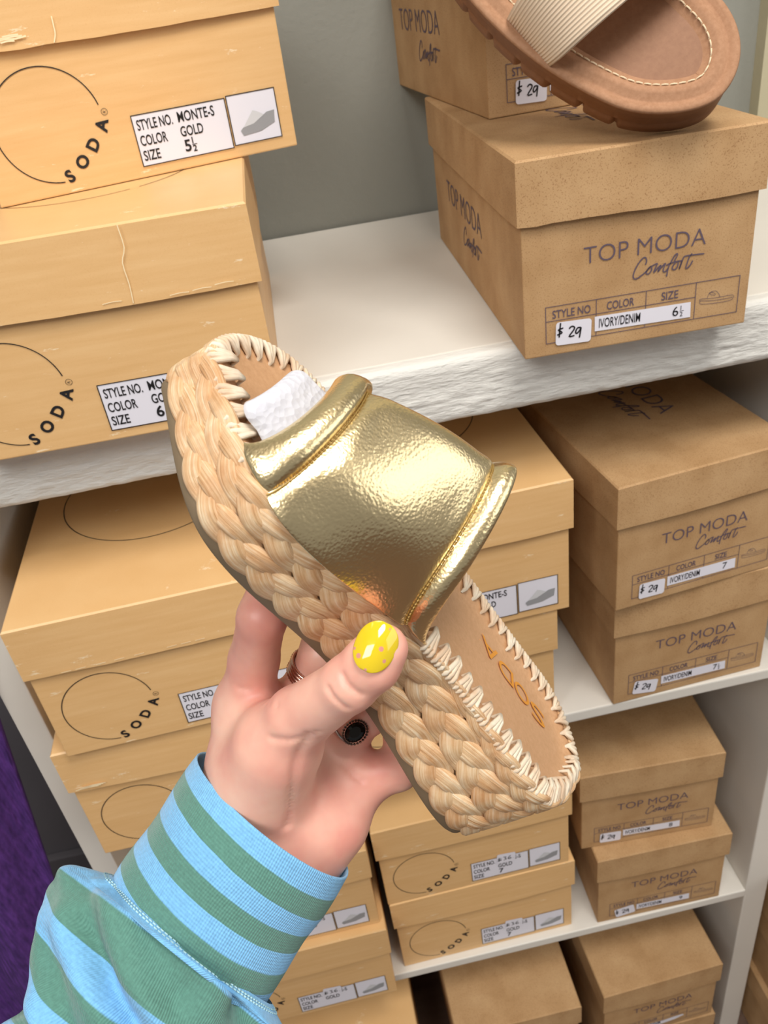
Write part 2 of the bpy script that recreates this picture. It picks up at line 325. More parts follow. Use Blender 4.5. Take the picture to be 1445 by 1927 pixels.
def box_body(W, D, H, L, seed):
    m = MB(); m.box((0, 0, 0), (W, D, H - .003)); o = m.build('box_body', None); return o.data, o
def make_meshes(kind, W, D, H, L, mat, tilt):
    m = MB(); m.box((0, 0, .0004), (W, D, H - .003)); o = m.build('box_body', mat, smooth=False); bevel(o, .0009, 2)
    m = MB(); t = .0014; z0 = H - L; a = (-OV, -OV); b = (W + OV, D + OV)
    # inverted tray with a little irregular rim
    nx = 14; rim = []
    def side(p, q, n):
        return [(p[0] + (q[0] - p[0]) * i / n, p[1] + (q[1] - p[1]) * i / n) for i in range(n)]
    loop = side(a, (b[0], a[1]), nx) + side((b[0], a[1]), b, nx) + side(b, (a[0], b[1]), nx) + side((a[0], b[1]), a, nx); n = len(loop)
    c = np.array([(a[0] + b[0]) / 2, (a[1] + b[1]) / 2]); R = np.random.default_rng(tilt)
    wob = R.normal(size=n) * .00018 + .0005 * np.sin(np.arange(n) * .4 + tilt)
    bow = np.array([math.sin(math.pi * (i % nx) / nx) for i in range(n)]) * .0016
    rows = []
    for k, (z, s) in enumerate(((z0, 0), (z0 + L * .5, 0), (H - .0012, 0), (H, .0012))):
        row = []
        for i, p in enumerate(loop):
            q = np.array(p) - c; nrm = [np.array((0, -1.)), np.array((1., 0)), np.array((0, 1.)), np.array((-1., 0))][i // nx]
            d = bow[i] * (1, .5, 0, 0)[k] if i % nx else 0
            q2 = q - np.sign(q) * s + nrm * d
            row.append((*(q2 + c), z + (wob[i] if k == 0 else 0)))
        rows.append(row)
    inner = [[(*((np.array(p[:2]) - c) * (1 - 2 * t / W) + c), p[2]) for p in rows[0]], [(*((np.array(p) - c) * (1 - 2 * t / W) + c), H - .002) for p in loop]]
    P = np.array([inner[1], inner[0]] + rows); m.grid(P, cv=True)
    k = len(P) - 1; m.F.append(tuple(k * n + i for i in range(n))); m.I.append(0)
    m.F.append(tuple(range(n))[::-1]); m.I.append(0)
    l = m.build('lid', mat, smooth=False); bmesh_recalc(l); smooth_by_angle(l, 30)
    return o, l
def bmesh_recalc(o):
    bm = bmesh.new(); bm.from_mesh(o.data); bmesh.ops.recalc_face_normals(bm, faces=bm.faces); bm.to_mesh(o.data); bm.free()
def arc(cx, cy, r, a0, a1, w, n=70):
    a = np.radians(np.linspace(a0, a1, n)); return ribbon(np.stack([cx + r * np.cos(a), cy + r * np.sin(a)], 1), w, 1)
def rot2(VF, ang, c):
    V, F = VF; a = math.radians(ang); V = np.asarray(V) - c; return V @ np.array([[math.cos(a), math.sin(a)], [-math.sin(a), math.cos(a)]]) + c, F
def center_text(t, cx, cy, cap, ang=0, bold=0, wide=1.0):
    V, F = fit_text(t, 0, None, 0, cap, bold); V = V.copy(); V[:, 0] *= wide; V -= (V.min(0) + V.max(0)) / 2; return rot2((V + np.array([cx, cy]), F), ang, np.array([cx, cy]))
FRONT = ((0, 0, 0), (1, 0, 0), (0, 0, 1))
def peach_logo(root):
    p = Print(*FRONT, lift=.0004); p.put(arc(43.5, 40.5, 32.8, 12, 268, .62))
    for ch, x, y, a in (('S', 46.2, 10.6, 22), ('O', 56.3, 17.3, 40), ('D', 65.8, 25.9, 52), ('A', 74.2, 35.8, 68)): p.put(center_text(ch, x, y, 7.2, a, .035, 1.04))
    p.put(center_text('R', 78.0, 42.9, 1.7, 75)); p.put(arc(78.0, 42.9, 1.9, 0, 360, .25, 24))
    return p.build('logo_print', M_BLACK, root)
def peach_label(root, size, price):
    p = Print(*FRONT, lift=.0005); p.put(rrect(93.3, 7.5, 154.8, 37.4)); p.put(rrect(156.6, 8.6, 189.6, 38.3)); lab = p.build('size_label', M_LABEL, root)
    p = Print(*FRONT, lift=.0008)
    p.put(frame_lines(93.3, 7.5, 154.8, 37.4, .55)); p.put(frame_lines(156.6, 8.6, 189.6, 38.3, .55))
    p.put(fit_text('STYLE NO.', 95.4, 118.6, 28.7, 6.0, .012)); p.put(fit_text('MONTE-S', 122.2, 146.8, 29.0, 6.0, .012))
    p.put(fit_text('COLOR', 95.2, 112.8, 19.4, 6.0, .012)); p.put(fit_text('GOLD', 122.0, 137.2, 20.2, 6.0, .012)); p.put(fit_text('SIZE', 94.9, 105.8, 10.4, 6.0, .012))
    if size:
        s = size.split(' '); p.put(fit_text(s[0], 122.6, None, 11.0, 7.0, .02))
        if len(s) > 1: p.put(fit_text('1', 128.0, None, 15.2, 3.8, .02)); p.put(fit_text('2', 127.8, None, 10.2, 3.8, .02)); p.put(ribbon([(127.6, 14.5), (131.0, 14.5)], .4, 1))
    p.build('label_print', M_BLACK, lab)
    p = Print(*FRONT, lift=.0008)   # the printed picture of the wedge slide
    p.put(([(162, 16.5), (163.5, 13.2), (176, 14.2), (186.5, 18), (187.5, 25.5), (182, 25), (172, 19.5), (164, 18.2)], [tuple(range(8))]), 0)
    p.put(([(164.5, 18.4), (172.5, 27.5), (175.5, 26.4), (180.2, 23.6), (172, 19.3)], [tuple(range(5))]), 1)
    p.mb.build('shoe_picture', [M_GREYP, M_LGREY], lab, smooth=False)
    if price:
        p = Print(*FRONT, lift=.0010); p.put(rrect(121, 27, 141, 42, 2, -4)); st = p.build('price_sticker', M_LABEL, root)
        p = Print(*FRONT, lift=.0013)
        for s in (((123.5, 37.5), (123.0, 31)), ((126, 36), (122, 34.5), (126, 33), (121.5, 31.8))): p.put(ribbon(s, .7))
        p.put(ribbon([(128, 37), (131, 36.6), (129.5, 34.6), (131.4, 33), (128.2, 31.6)], .7)); p.put(ribbon([(136, 37.6), (133.4, 34.6), (133.6, 32), (136, 32.2), (135.8, 34), (133.6, 33.6)], .7)); p.put(ribbon([(138.2, 32), (138.8, 32)], .7, 1))
        p.build('handwriting', M_MARKER, st)
def peach_lid_ring(lid):
    p = Print((0, 0, SH), (1, 0, 0), (0, 1, 0), .0003); p.put(arc(94, 150, 72.5, -55, 300, .75, 120)); return p.build('lid_print', M_BLACK, lid)
def kraft_logo(root):
    p = Print(*FRONT, lift=.0004); p.put(fit_text('TOP MODA', 38.6, 115.8, 57.0, 10.2, -.013))
    for s in COMFORT: p.put(ribbon(s, .85))
    p.put(frame_lines(14.3, 9.4, 140.2, 33.1, .45))
    for x in (46.9, 79.3, 111.9): p.put(ribbon([(x, 9.4), (x, 33.1)], .45, 1))
    p.put(ribbon([(14.3, 23.8), (111.9, 23.8)], .45, 1))
    for t, a, b in (('STYLE NO', 18.4, 43.2), ('COLOR', 53.8, 71.6), ('SIZE', 89.4, 100.4)): p.put(fit_text(t, a, b, 25.4, 5.2, .01))
    for s in SLIDE: p.put(ribbon(s, .3, 2))
    return p.build('logo_print', M_VIOLET, root)
def kraft_stickers(root, size, sx=0, sr=-2, torn=False):
    p = Print(*FRONT, lift=.0006); p.put(([(46, 12.2), (109.4, 11.0), (109, 21.2), (45.9, 22.1)] if not torn else [(46, 12.2), (80, 11.6), (96, 13.5), (108, 18), (106, 21), (92, 20.5), (80, 19), (46, 21.1)], [tuple(range(8 if torn else 4))])); lab = p.build('size_sticker', M_LABEL, root)
    p = Print(*FRONT, lift=.0009); p.put(rot2(fit_text('IVORY/DENIM', 48.6, 75.8, 14.2, 6.0, .006), -.8, np.array([60, 15]))); p.build('colour_print', M_MARKER, lab)
    if not torn:
        p = Print(*FRONT, lift=.0009)
        s = size.split(' '); p.put(fit_text(s[0], 97.2, None, 13.6, 6.2))
        if len(s) > 1: p.put(fit_text('1', 102.4, None, 17.0, 2.9)); p.put(fit_text('2', 102.1, None, 12.8, 2.9)); p.put(ribbon([(101.8, 16.4), (104.6, 16.4)], .3, 1))
        p.build('size_print', M_MARKER, lab)
    p = Print(*FRONT, lift=.0009); p.put(rrect(20.3 + sx, 6.6, 43.6 + sx, 22.2, 2.2, sr)); st = p.build('price_sticker', M_LABEL, root)
    p = Print(*FRONT, lift=.0012)
    for s in PRICE: p.put(rot2(ribbon([(a + sx, b) for a, b in s], .95), sr, np.array([32 + sx, 14])))
    p.build('handwriting', M_MARKER, st)
def comfort_at(p, x0, x1, y0, y1):
    P = np.array([q for s in COMFORT for q in s]); lo, hi = P.min(0), P.max(0)
    for s in COMFORT: p.put(ribbon([(x0 + (a - lo[0]) / (hi[0] - lo[0]) * (x1 - x0), y0 + (b - lo[1]) / (hi[1] - lo[1]) * (y1 - y0)) for a, b in s], 1.3))
def kraft_side(root):   # left side: reads from the back to the front
    p = Print((0, TD, 0), (0, -1, 0), (0, 0, 1), .0004); p.put(fit_text('TOP MODA', 61, 193, 49, 17, -.013)); comfort_at(p, 122, 190, 25, 43); return p.build('side_print', M_VIOLET, root)
def kraft_top(lid):
    p = Print((0, TD, TH), (0, -1, 0), (1, 0, 0), .0004); p.put(fit_text('TOP MODA', 90, 222, 84, 17, -.013)); comfort_at(p, 160, 226, 56, 78); return p.build('lid_print', M_VIOLET, lid)

G = 'shoe boxes stacked on the white shelves'
_first = {}
def shoe_box(kind, x, y, z, yaw, label, size=None, price=False, ring=False, side=False, top=False, tilt=1, stick=True, logo=True, **kw):
    root = thing('shoe_box', label, 'box', (x, y, z), G); root.rotation_euler = (0, 0, math.radians(yaw))
    W, D, H, L, mat = (SW, SD, SH, SL, M_PEACH) if kind == 'S' else (TW, TD, TH, TL, M_KRAFT)
    b, l = make_meshes(kind, W, D, H, L, mat, tilt); b.parent = root; l.parent = root
    if kind == 'S':
        if logo: lg = peach_logo(root)
        if stick: peach_label(root, size, price)
        if ring: peach_lid_ring(l)
    else:
        if logo: kraft_logo(root)
        if stick: kraft_stickers(root, size, **kw)
        if side: kraft_side(root)
        if top: kraft_top(l)
    return root
ZA, ZB, ZC, ZD = 0.0, -.3671, -.7317, ZF
shoe_box('S', .0581, -.0247, ZA, -1.18, 'peach shoe box under the tilted top box, resting on the top shelf at left', '6', ring=True, tilt=1)
shoe_box('S', .1085, .0660, ZA + SH, 14.6, 'peach shoe box sized five and a half, set askew on another at the upper left', '5 2', tilt=2)
shoe_box('S', .0330, -.0385, ZB, .3, 'peach shoe box at the bottom of the stack beside the left panel, middle shelf', '7', tilt=3)
shoe_box('S', .0450, -.0469, ZB + SH, 1.5, 'peach shoe box atop the stack beside the left panel, under the top shelf', '6', ring=True, tilt=4)
shoe_box('S', .2415, .0029, ZB, .2, 'peach shoe box lowest of the stack directly behind the held slide, middle shelf', None, tilt=5)
shoe_box('S', .2545, -.0065, ZB + SH, 1.7, 'peach shoe box behind the gold strap labelled size six, middle shelf', '6', ring=True, tilt=6)
shoe_box('S', .0455, -.0192, ZC, .6, 'peach price-stickered shoe box jutting past the third shelf edge, below the striped cuff', None, True, tilt=7)
shoe_box('S', .0430, -.0121, ZC + SH, .3, 'peach price-stickered shoe box just right of the striped cuff, upper of its pair', '6', True, tilt=8)
shoe_box('S', .2586, .0072, ZC, .6, 'peach price-stickered shoe box directly on the third shelf below the heel of the slide', '7', True, tilt=9)
shoe_box('S', .2550, .0054, ZC + SH, .5, 'peach price-stickered shoe box just under the heel of the held slide', '7', True, tilt=10)
shoe_box('S', .0560, -.0200, ZD, 0, 'peach shoe box on the floor under another at the bottom left', None, tilt=11, stick=False, logo=False)
shoe_box('S', .0560, -.0180, ZD + SH, 0, 'peach shoe box showing only its lid at the bottom edge, left of the gap', None, tilt=12)
shoe_box('T', .4171, -.0240, ZA, -2.6, 'kraft shoe box size six and a half under the brown sandal on the top shelf', '6 2', side=True, top=True, tilt=13)
shoe_box('T', .4403, .1186, ZA + TH, 2.9, 'kraft shoe box behind the brown sandal, standing on the lid of another', '7', side=True, tilt=14)
shoe_box('T', .4956, -.0011, ZB, 2.5, 'kraft shoe box with a crooked price sticker, lower of the pair on the middle shelf', '7 2', tilt=15, sx=-1.5, sr=-9)
shoe_box('T', .4900, -.0123, ZB + TH, 6.0, 'kraft shoe box size seven with printed lid, upper of the pair on the middle shelf', '7', top=True, tilt=16)
shoe_box('T', .4879, .0037, ZC, -1.1, 'kraft shoe box resting on the third shelf at right, lower of its pair', '9', tilt=17, sr=10)
shoe_box('T', .4740, .0200, ZC + TH, -3.1, 'kraft shoe box right of the slide heel, upper of the third shelf pair', '8', tilt=18)
shoe_box('T', .4880, -.0250, ZD, .5, 'kraft shoe box at the bottom right corner, only its lid showing under another', '9', tilt=19)
shoe_box('T', .4855, -.0297, ZD + TH, 1.9, 'kraft shoe box with a torn white sticker, under the third shelf at right', None, tilt=20, torn=True)
shoe_box('T', .3060, -.0300, ZD, 0, 'kraft shoe box on the floor hidden below its neighbour, bottom middle', None, tilt=21, stick=False, logo=False)
shoe_box('T', .3040, -.0330, ZD + TH, 0, 'kraft shoe box with a plain lid under the third shelf, right of the dark gap', None, tilt=22, stick=False)
for i in range(3):
    shoe_box('T', .7130 + .004 * (i % 2), -.075 - .012 * i, ZD + TH * i, 0, ['kraft shoe box on the floor outside the right panel, lowest of its stack', 'kraft shoe box outside the right panel, middle of its stack', 'kraft shoe box outside the right panel, topmost of its stack'][i], None, tilt=30 + i, stick=False, logo=False)
# wear on the peach boxes: pale creases and rubbed paper, lying on the lids' fronts
M_WEAR = flat('worn_card', srgb(244, 224, 182), .6)
def wear(lid_of, x0, z0, strokes, w):
    root = [o for o in COL.objects if o.name == lid_of][0]; lid = [c for c in root.children if c.name.split('.')[0] == 'lid'][0]
    p = Print((0, -OV - .0018, 0), (1, 0, 0), (0, 0, 1), .0002)
    for s in strokes: p.put(ribbon([(x0 + a, z0 + b) for a, b in s], w))
    p.build('wear_mark', M_WEAR, lid)
wear('shoe_box', 0, 0, [[(132.6, 127.2), (132.9, 115), (129.6, 107), (129.8, 95), (129.0, 84)]], .55)
for x, z in ((112, 86.2), (150, 84.8), (163, 85.4), (176, 86.5)): wear('shoe_box', 0, 0, [[(x, z), (x + 6, z + .5), (x + 11, z + .2)]], .45)
wear('shoe_box.001', 0, 0, [[(63.2, 97), (62.8, 92), (62.4, 88), (60.4, 83.8)]], .7)
wear('shoe_box.001', 0, 0, [[(29, 88.6), (34, 89.2), (40, 88.7), (46, 89.3)], [(30, 89.5), (36, 90.0), (44, 89.7)], [(33, 90.5), (38, 90.7), (42, 90.6)], [(31, 87.7), (35, 88.1), (39, 87.8)]], .9)
wear('shoe_box.003', 0, 0, [[(x, 84.5 + .02 * x), (x + 7, 84.8 + .02 * x)] for x in (24, 34, 48, 61, 75, 98, 108, 118)], .5)
wear('shoe_box.002', 0, 0, [[(4 + 2 * i, 87 + .6 * i), (14 + 2 * i, 87.6 + .6 * i), (22 + 2 * i, 87.2 + .6 * i)] for i in range(4)], .8)
# ------------------------------------------------------------------ the held espadrille slide (local: u toe to heel, v across, w up; near side is -v)
SHOE = Matrix(((.44169, .251, .861341, .249304), (-.09544, .967765, -.233072, -.25909), (-.892077, .020739, .451407, .135021), (0, 0, 0, 1)))
shoe = thing('espadrille_slide', 'raffia platform slide with a metallic gold strap, held up in the hand', 'sandal', mat=SHOE)
SLEN = .242
_xs = [.1, .3, .5, .7, .92]
_pn = np.polyfit(_xs, [.0352, .0402, .0305, .0343, .0283], 4); _pf = np.polyfit(_xs, [.0370, .0376, .0352, .0328, .0336], 4)
def shoe_side(s, near):
    e, e2 = .17, .17 * .85; cap = np.ones_like(s)
    a = s < e; cap[a] = np.sqrt(np.maximum(0, 1 - ((e - s[a]) / e) ** 2.2)); a = s > 1 - e2; cap[a] = np.sqrt(np.maximum(0, 1 - ((s[a] - 1 + e2) / e2) ** 2.2))
    ctr = -.0032 * np.sin(np.pi * s)
    return -(np.polyval(_pn, s) * cap + ctr) if near else (np.polyval(_pf, s) * cap - ctr)
def shoe_T(u): return .0247 + (.0512 - .0247) * np.asarray(u) / SLEN
def shoe_z(u): return -.0046 * np.maximum(0, (.35 * SLEN - np.asarray(u)) / (.35 * SLEN)) ** 2
def shoe_outline(n=720):
    s = .5 - .5 * np.cos(np.linspace(0, np.pi, 400)); a = np.stack([s * SLEN, shoe_side(s, True)], 1); b = np.stack([s * SLEN, shoe_side(s, False)], 1)[::-1]
    P = np.concatenate([a, b[1:-1]]); P2 = np.vstack([P, P[:1]]); L = np.r_[0, np.cumsum(np.linalg.norm(np.diff(P2, axis=0), axis=1))]
    t = np.arange(n) / n * L[-1]; Q = np.stack([np.interp(t, L, P2[:, 0]), np.interp(t, L, P2[:, 1])], 1)
    for _ in range(6): Q = (np.roll(Q, 1, 0) + 2 * Q + np.roll(Q, -1, 0)) / 4
    T = np.roll(Q, -1, 0) - np.roll(Q, 1, 0); T /= np.linalg.norm(T, axis=1)[:, None]
    return Q, T, np.stack([T[:, 1], -T[:, 0]], 1) * 1.0, L[-1]
OQ, OT, ON, OLEN = shoe_outline()
if ((OQ + ON * .001) - OQ.mean(0))[0] @ (OQ[0] - OQ.mean(0)) < (OQ[0] - OQ.mean(0)) @ (OQ[0] - OQ.mean(0)): ON = -ON
def ring3(off, w): return np.stack([OQ[:, 0] + ON[:, 0] * off, OQ[:, 1] + ON[:, 1] * off, np.broadcast_to(w, (len(OQ),))], 1)
def capped(m, rows):
    P = np.array(rows); m.grid(P, cv=True); n = P.shape[1]; k0 = m.n - P.shape[0] * n
    m.F.append(tuple(k0 + i for i in range(n))[::-1]); m.F.append(tuple(m.n - n + i for i in range(n))); m.I += [0, 0]
zz, TT = shoe_z(OQ[:, 0]), shoe_T(OQ[:, 0])
m = MB(); capped(m, [ring3(-.0035, zz - TT), ring3(-.0015, zz - TT - .0002), ring3(-.0005, zz - TT + .001), ring3(-.0005, zz - TT + .0045), ring3(-.003, zz - TT + .005)])
o = m.build('outsole', M_OUTSOLE, shoe); bmesh_recalc(o); smooth_by_angle(o, 50)
m = MB(); capped(m, [ring3(-.0042, zz - TT + .0048), ring3(-.0042, zz - .004), ring3(-.006, zz - .003)]); o = m.build('platform_core', M_CORE, shoe); bmesh_recalc(o); smooth_by_angle(o, 50)
def insole():
    m = MB(); rows = []
    for f, dz in ((-.0015, -.004), (-.0005, -.0016), (-.002, -.0008), (-.0055, -.0009)): rows.append(ring3(f, zz + dz))
    c = np.array([SLEN / 2, .0015, 0]); e = rows[-1]
    for fu, fv, dz in ((.975, .90, .0020), (.95, .80, .0026), (.91, .68, .0029), (.85, .5, .0029), (.75, .3, .0029), (.55, .1, .0029)): q = c + (e - c) * np.array([fu, fv, 1]); q[:, 2] = shoe_z(q[:, 0]) - dz; rows.append(q)
    m.grid(np.array(rows), cv=True); n = len(OQ); k0 = m.n - n; m.F.append(tuple(k0 + i for i in range(n))); m.I.append(0)
    o = m.build('insole', M_INSOLE, shoe); bmesh_recalc(o); return o
insole()
# braids: three flat strands plaited along the outline
u_ = OQ[:, 0]; t3 = np.clip((u_ - .075) / (SLEN - .075), 0, 1) * .0135; base = zz - TT + .0042; free = TT - .0042 - t3 - .0006
rowspan = [(base, base + free * .5, None), (base + free * .5, base + free, None), (base + free - .0004, base + free + t3, .082)]
SARC = np.arange(len(OQ)) / len(OQ) * OLEN
def braid(lo, hi, start, nrep, seed):
    m = MB(); h = hi - lo; mid = (lo + hi) / 2; ns = 900; s = np.arange(ns) / ns * OLEN; lam = OLEN / nrep
    ip = lambda a: np.interp(s, np.r_[SARC, OLEN], np.r_[a, a[:1]])
    X, Y, NX, NY, Hh, Md = (ip(a) for a in (OQ[:, 0], OQ[:, 1], ON[:, 0], ON[:, 1], h, mid))
    keep = np.ones(ns, bool) if start is None else X > start
    for k in range(3):
        th = 2 * np.pi * (s / lam + k / 3) + seed
        y = .265 * Hh * np.sin(th); z = .0009 * np.sin(2 * th - .25) * np.minimum(1, Hh / .012); env = np.minimum(1, Hh / .010)
        C = np.stack([X + NX * (-.0004 + z), Y + NY * (-.0004 + z), Md + y], 1)
        T = np.roll(C, -1, 0) - np.roll(C, 1, 0); T /= np.linalg.norm(T, axis=1)[:, None]; N = np.stack([NX, NY, 0 * X], 1); N -= T * (N * T).sum(1)[:, None]; N /= np.linalg.norm(N, axis=1)[:, None]; B = np.cross(T, N)
        na = 14; a = np.arange(na) * 2 * np.pi / na; r = np.random.default_rng(seed * 10 + k)
        wv = 1 + .07 * np.interp(s, np.linspace(0, OLEN, 60), r.normal(size=60))
        A = (.325 * Hh * wv)[:, None]; Bt = (.0015 * env)[:, None]
        ca = np.sign(np.cos(a)) * np.abs(np.cos(a)) ** .9; sa = np.sign(np.sin(a)) * np.abs(np.sin(a)) ** .7
        ridge = 1 + .13 * np.sin(9 * a)[None, :] * np.ones((ns, 1))
        P = C[:, None] + B[:, None] * (A * ca)[..., None] + N[:, None] * (Bt * sa * ridge)[..., None]
        U = np.stack([np.repeat(s[:, None], na, 1) + k * .37, np.repeat((np.abs(a - np.pi) / np.pi)[None], ns, 0) * 1.0 + k * 2.3], 2)
        if keep.all(): m.grid(P, cu=True, cv=True, U=U, flip=True)
        else:
            i = np.where(keep)[0]; m.grid(P[i[0]:i[-1] + 1], cv=True, U=U[i[0]:i[-1] + 1], flip=True)
    o = m.build('braid_row', M_RAFFIA, shoe); bmesh_recalc(o); return o
for i, (lo, hi, st) in enumerate(rowspan): braid(lo, hi, st, (13, 13, 15)[i], i + 1)
# whip-stitching around the footbed edge
def whip(part):
    m = MB(); n = 76; t = (np.arange(n) + .3) / n * OLEN
    ip = lambda a, x: np.interp(np.mod(x, OLEN), np.r_[SARC, OLEN], np.r_[a, a[:1]])
    for i in range(n):
        u0 = ip(OQ[:, 0], t[i]); near = ip(OQ[:, 1], t[i]) < 0
        if (u0 < .07) != (part == 0): continue
        if near and .024 < u0 < .117: continue
        if not near and .047 < u0 < .105: continue
        inn = (.0092 if near else .0075) + .0010 * rng.normal(); half = OLEN / n * (.30 if near else .36)
        nx, ny = ip(ON[:, 0], t[i]), ip(ON[:, 1], t[i]); tip = np.array([u0 - nx * inn, ip(OQ[:, 1], t[i]) - ny * inn]); zt = shoe_z(u0) - .0006
        for j, f in enumerate((-1, 0, 1)):
            x = t[i] + f * half; bx, by, bnx, bny = ip(OQ[:, 0], x), ip(OQ[:, 1], x), ip(ON[:, 0], x), ip(ON[:, 1], x); zb = shoe_z(bx)
            q = [(tip[0], tip[1], zt - .0016)]
            for g, hz in ((.12, .0024), (.45, .0023), (.75, .0006)) if near else ((.12, .0005), (.45, .0009), (.75, .0013)): q.append((tip[0] + (bx - tip[0]) * g, tip[1] + (by - tip[1]) * g, zt + hz))
            q += [(bx - bnx * .0006, by - bny * .0006, zb + (-.0010 if near else .0006)), (bx + bnx * .0006, by + bny * .0006, zb - (.0020 if near else .0006)), (bx + bnx * .0002, by + bny * .0002, zb - .0036)]
            m.tube(q, [.0005, .0008, .0010, .0011, .0011, .0010, .0007], 7)
    return m.build('whipstitch_edging', M_STITCH, shoe)
whip(0); whip(1)
# gold strap
SP = (.0080, .0265, .0245, .0485, 1.30, 1.48)
def strap_pt(th, b, grow=0.0):
    """th 0 (near edge) to pi (far edge), b 0 (toe side) to 1 (heel side)"""
    sn, c = math.sin(th), math.cos(th); k = max(sn, 0) ** .9
    uf = .0222 + SP[0] * k; ub = .1185 - SP[1] * k ** 1.1
    if c < 0: uf += .024 * (-c) ** 1.1
    u = uf + (ub - uf) * b
    s = np.clip(u / SLEN, .02, .98); vn = shoe_side(np.atleast_1d(s), True)[0] - .0002; vf = shoe_side(np.atleast_1d(s), False)[0] + .0002
    H = SP[2] + (SP[3] - SP[2]) * b + .002 * math.sin(math.pi * b)
    v = (vn + vf) / 2 + (vn - vf) / 2 * math.copysign(abs(c) ** SP[4], c); w = float(shoe_z(u)) - .0005 + H * max(sn, 0) ** (SP[5] * (1 if c > 0 else 1 + 1.1 * min(1, -c * 2.5)))
    p = np.array([u, v, w]); ctr = np.array([u, (vn + vf) / 2 * .6, .006]); d = p - ctr; d[0] = 0; d /= np.linalg.norm(d)
    return p + d * grow
def strap():
    m = MB(); nt = 74; bs, off = [], []
    r = 1.0
    # profile across the strap: tucked-under hem, padded roll, stitched groove, body, groove, roll, hem
    prof = [(.11, -.0042), (.06, -.0048), (.02, -.0040), (-.010, -.0015), (-.018, .0012), (-.008, .0042), (.025, .0056), (.065, .0055), (.095, .0044), (.118, .0022), (.128, .0008), (.135, .0003), (.143, .0010), (.16, .0018), (.19, .0024)]
    body = [(b, .0024 + .0012 * math.sin(math.pi * (b - .18) / .64)) for b in np.linspace(.22, .78, 20)]
    prof = prof + body + [(1 - b * .82, h) for b, h in prof[::-1]]
    th = np.linspace(0.0, math.pi, nt); P = np.zeros((nt, len(prof), 3))
    for i, t in enumerate(th):
        fade = min(1, .22 + 1.25 * math.sin(t))
        for j, (b, h) in enumerate(prof):
            roll = h if (.14 < b < .88) else h * fade
            P[i, j] = strap_pt(t, b, roll + .0005 * math.sin(9 * t + 3 * b) * (.2 < b < .8))
    m.grid(P); o = m.build('strap', M_GOLD, shoe); bmesh_recalc(o)
    sd = o.modifiers.new('thickness', 'SOLIDIFY'); sd.thickness = .0014; sd.offset = -1
    sb = o.modifiers.new('smooth', 'SUBSURF'); sb.levels = 1; sb.render_levels = 1
    for b in (.135, .889):
        m = MB(); q = [strap_pt(t, b, .0009) for t in np.linspace(.06, math.pi - .06, 90)]
        for i in range(0, len(q) - 1): m.tube([q[i], (q[i] + q[i + 1]) / 2 + np.array([0, 0, .0002]), q[i] * .2 + q[i + 1] * .8], .00028, 5)
        m.build('seam_stitching', M_GOLDST, o)
    return o
strap()
# gold foil word stamped into the heel of the insole, read from the heel towards the toe
p = Print((0, 0, -.0026), (-1, 0, 0), (0, -1, 0), .0003)
for ch, u0, v0, ln, cp in (('S', 210, 11, 12.5, 8.5), ('O', 196, 12, 12.5, 8.5), ('D', 182.5, 13, 12.5, 8.5), ('A', 169, 14, 13.5, 8.5), ('.', 160.5, 12, 1.4, 1.4)):
    V, F = fit_text(ch, -ln / 2, ln / 2, -cp / 2, cp, 0.0); p.put((V + np.array([-u0, -v0]), F))
p.build('insole_logo', M_FOIL, shoe)
# white packing foam under the strap
foam = thing('foam_insert', 'white packing foam roll stuffed under the gold strap', 'foam', mat=SHOE)
def foam_mesh():
    m = MB(); nt = 46; top, bot = -.0070, -.0150; mid, hf = (top + bot) / 2, (top - bot) / 2; P = []
    prof = [(0, math.radians(x)) for x in range(90, 271, 20)] + [(1, math.radians(x)) for x in range(270, 451, 20)]
    loop = [(b, top) for b in np.linspace(.96, .04, 12)] + [(e, a) for e, a in prof[:10]] + [(b, bot) for b in np.linspace(.04, .96, 6)] + [(e, a) for e, a in prof[10:]]
    for i in range(12, 22): loop[i] = (0.0 + .045 * math.cos(prof[i - 12][1]), mid + hf * math.sin(prof[i - 12][1]))
    for k, i in enumerate(range(28, 38)): loop[i] = (1.0 + .030 * math.cos(prof[10 + k][1]), mid + hf * math.sin(prof[10 + k][1]))
    for t in np.linspace(.2, math.pi - .62, nt):
        row = []; ext = .035 + .085 * math.sin(t) ** .8; q0 = strap_pt(t, 0, 0); q1 = strap_pt(t, 1, 0)
        for b, g in loop:
            bb = b * (1 + ext + .02) - ext; q = strap_pt(t, min(max(bb, 0), 1), g)
            if bb < 0: q = q + (q0 - q1) * np.array([1, .15, .15]) * (-bb)
            if bb > 1: q = q + (q1 - q0) * np.array([1, 0, 0]) * (bb - 1)
            q[2] = max(q[2], float(shoe_z(q[0])) + .0004); row.append(q)
        P.append(row)
    m.grid(np.array(P), cv=True); n = len(loop); m.F.append(tuple(range(n))); m.F.append(tuple(m.n - n + i for i in range(n))[::-1]); m.I += [0, 0]
    o = m.build('foam_body', M_FOAM, foam); bmesh_recalc(o); smooth_by_angle(o, 60); return o
foam_mesh()
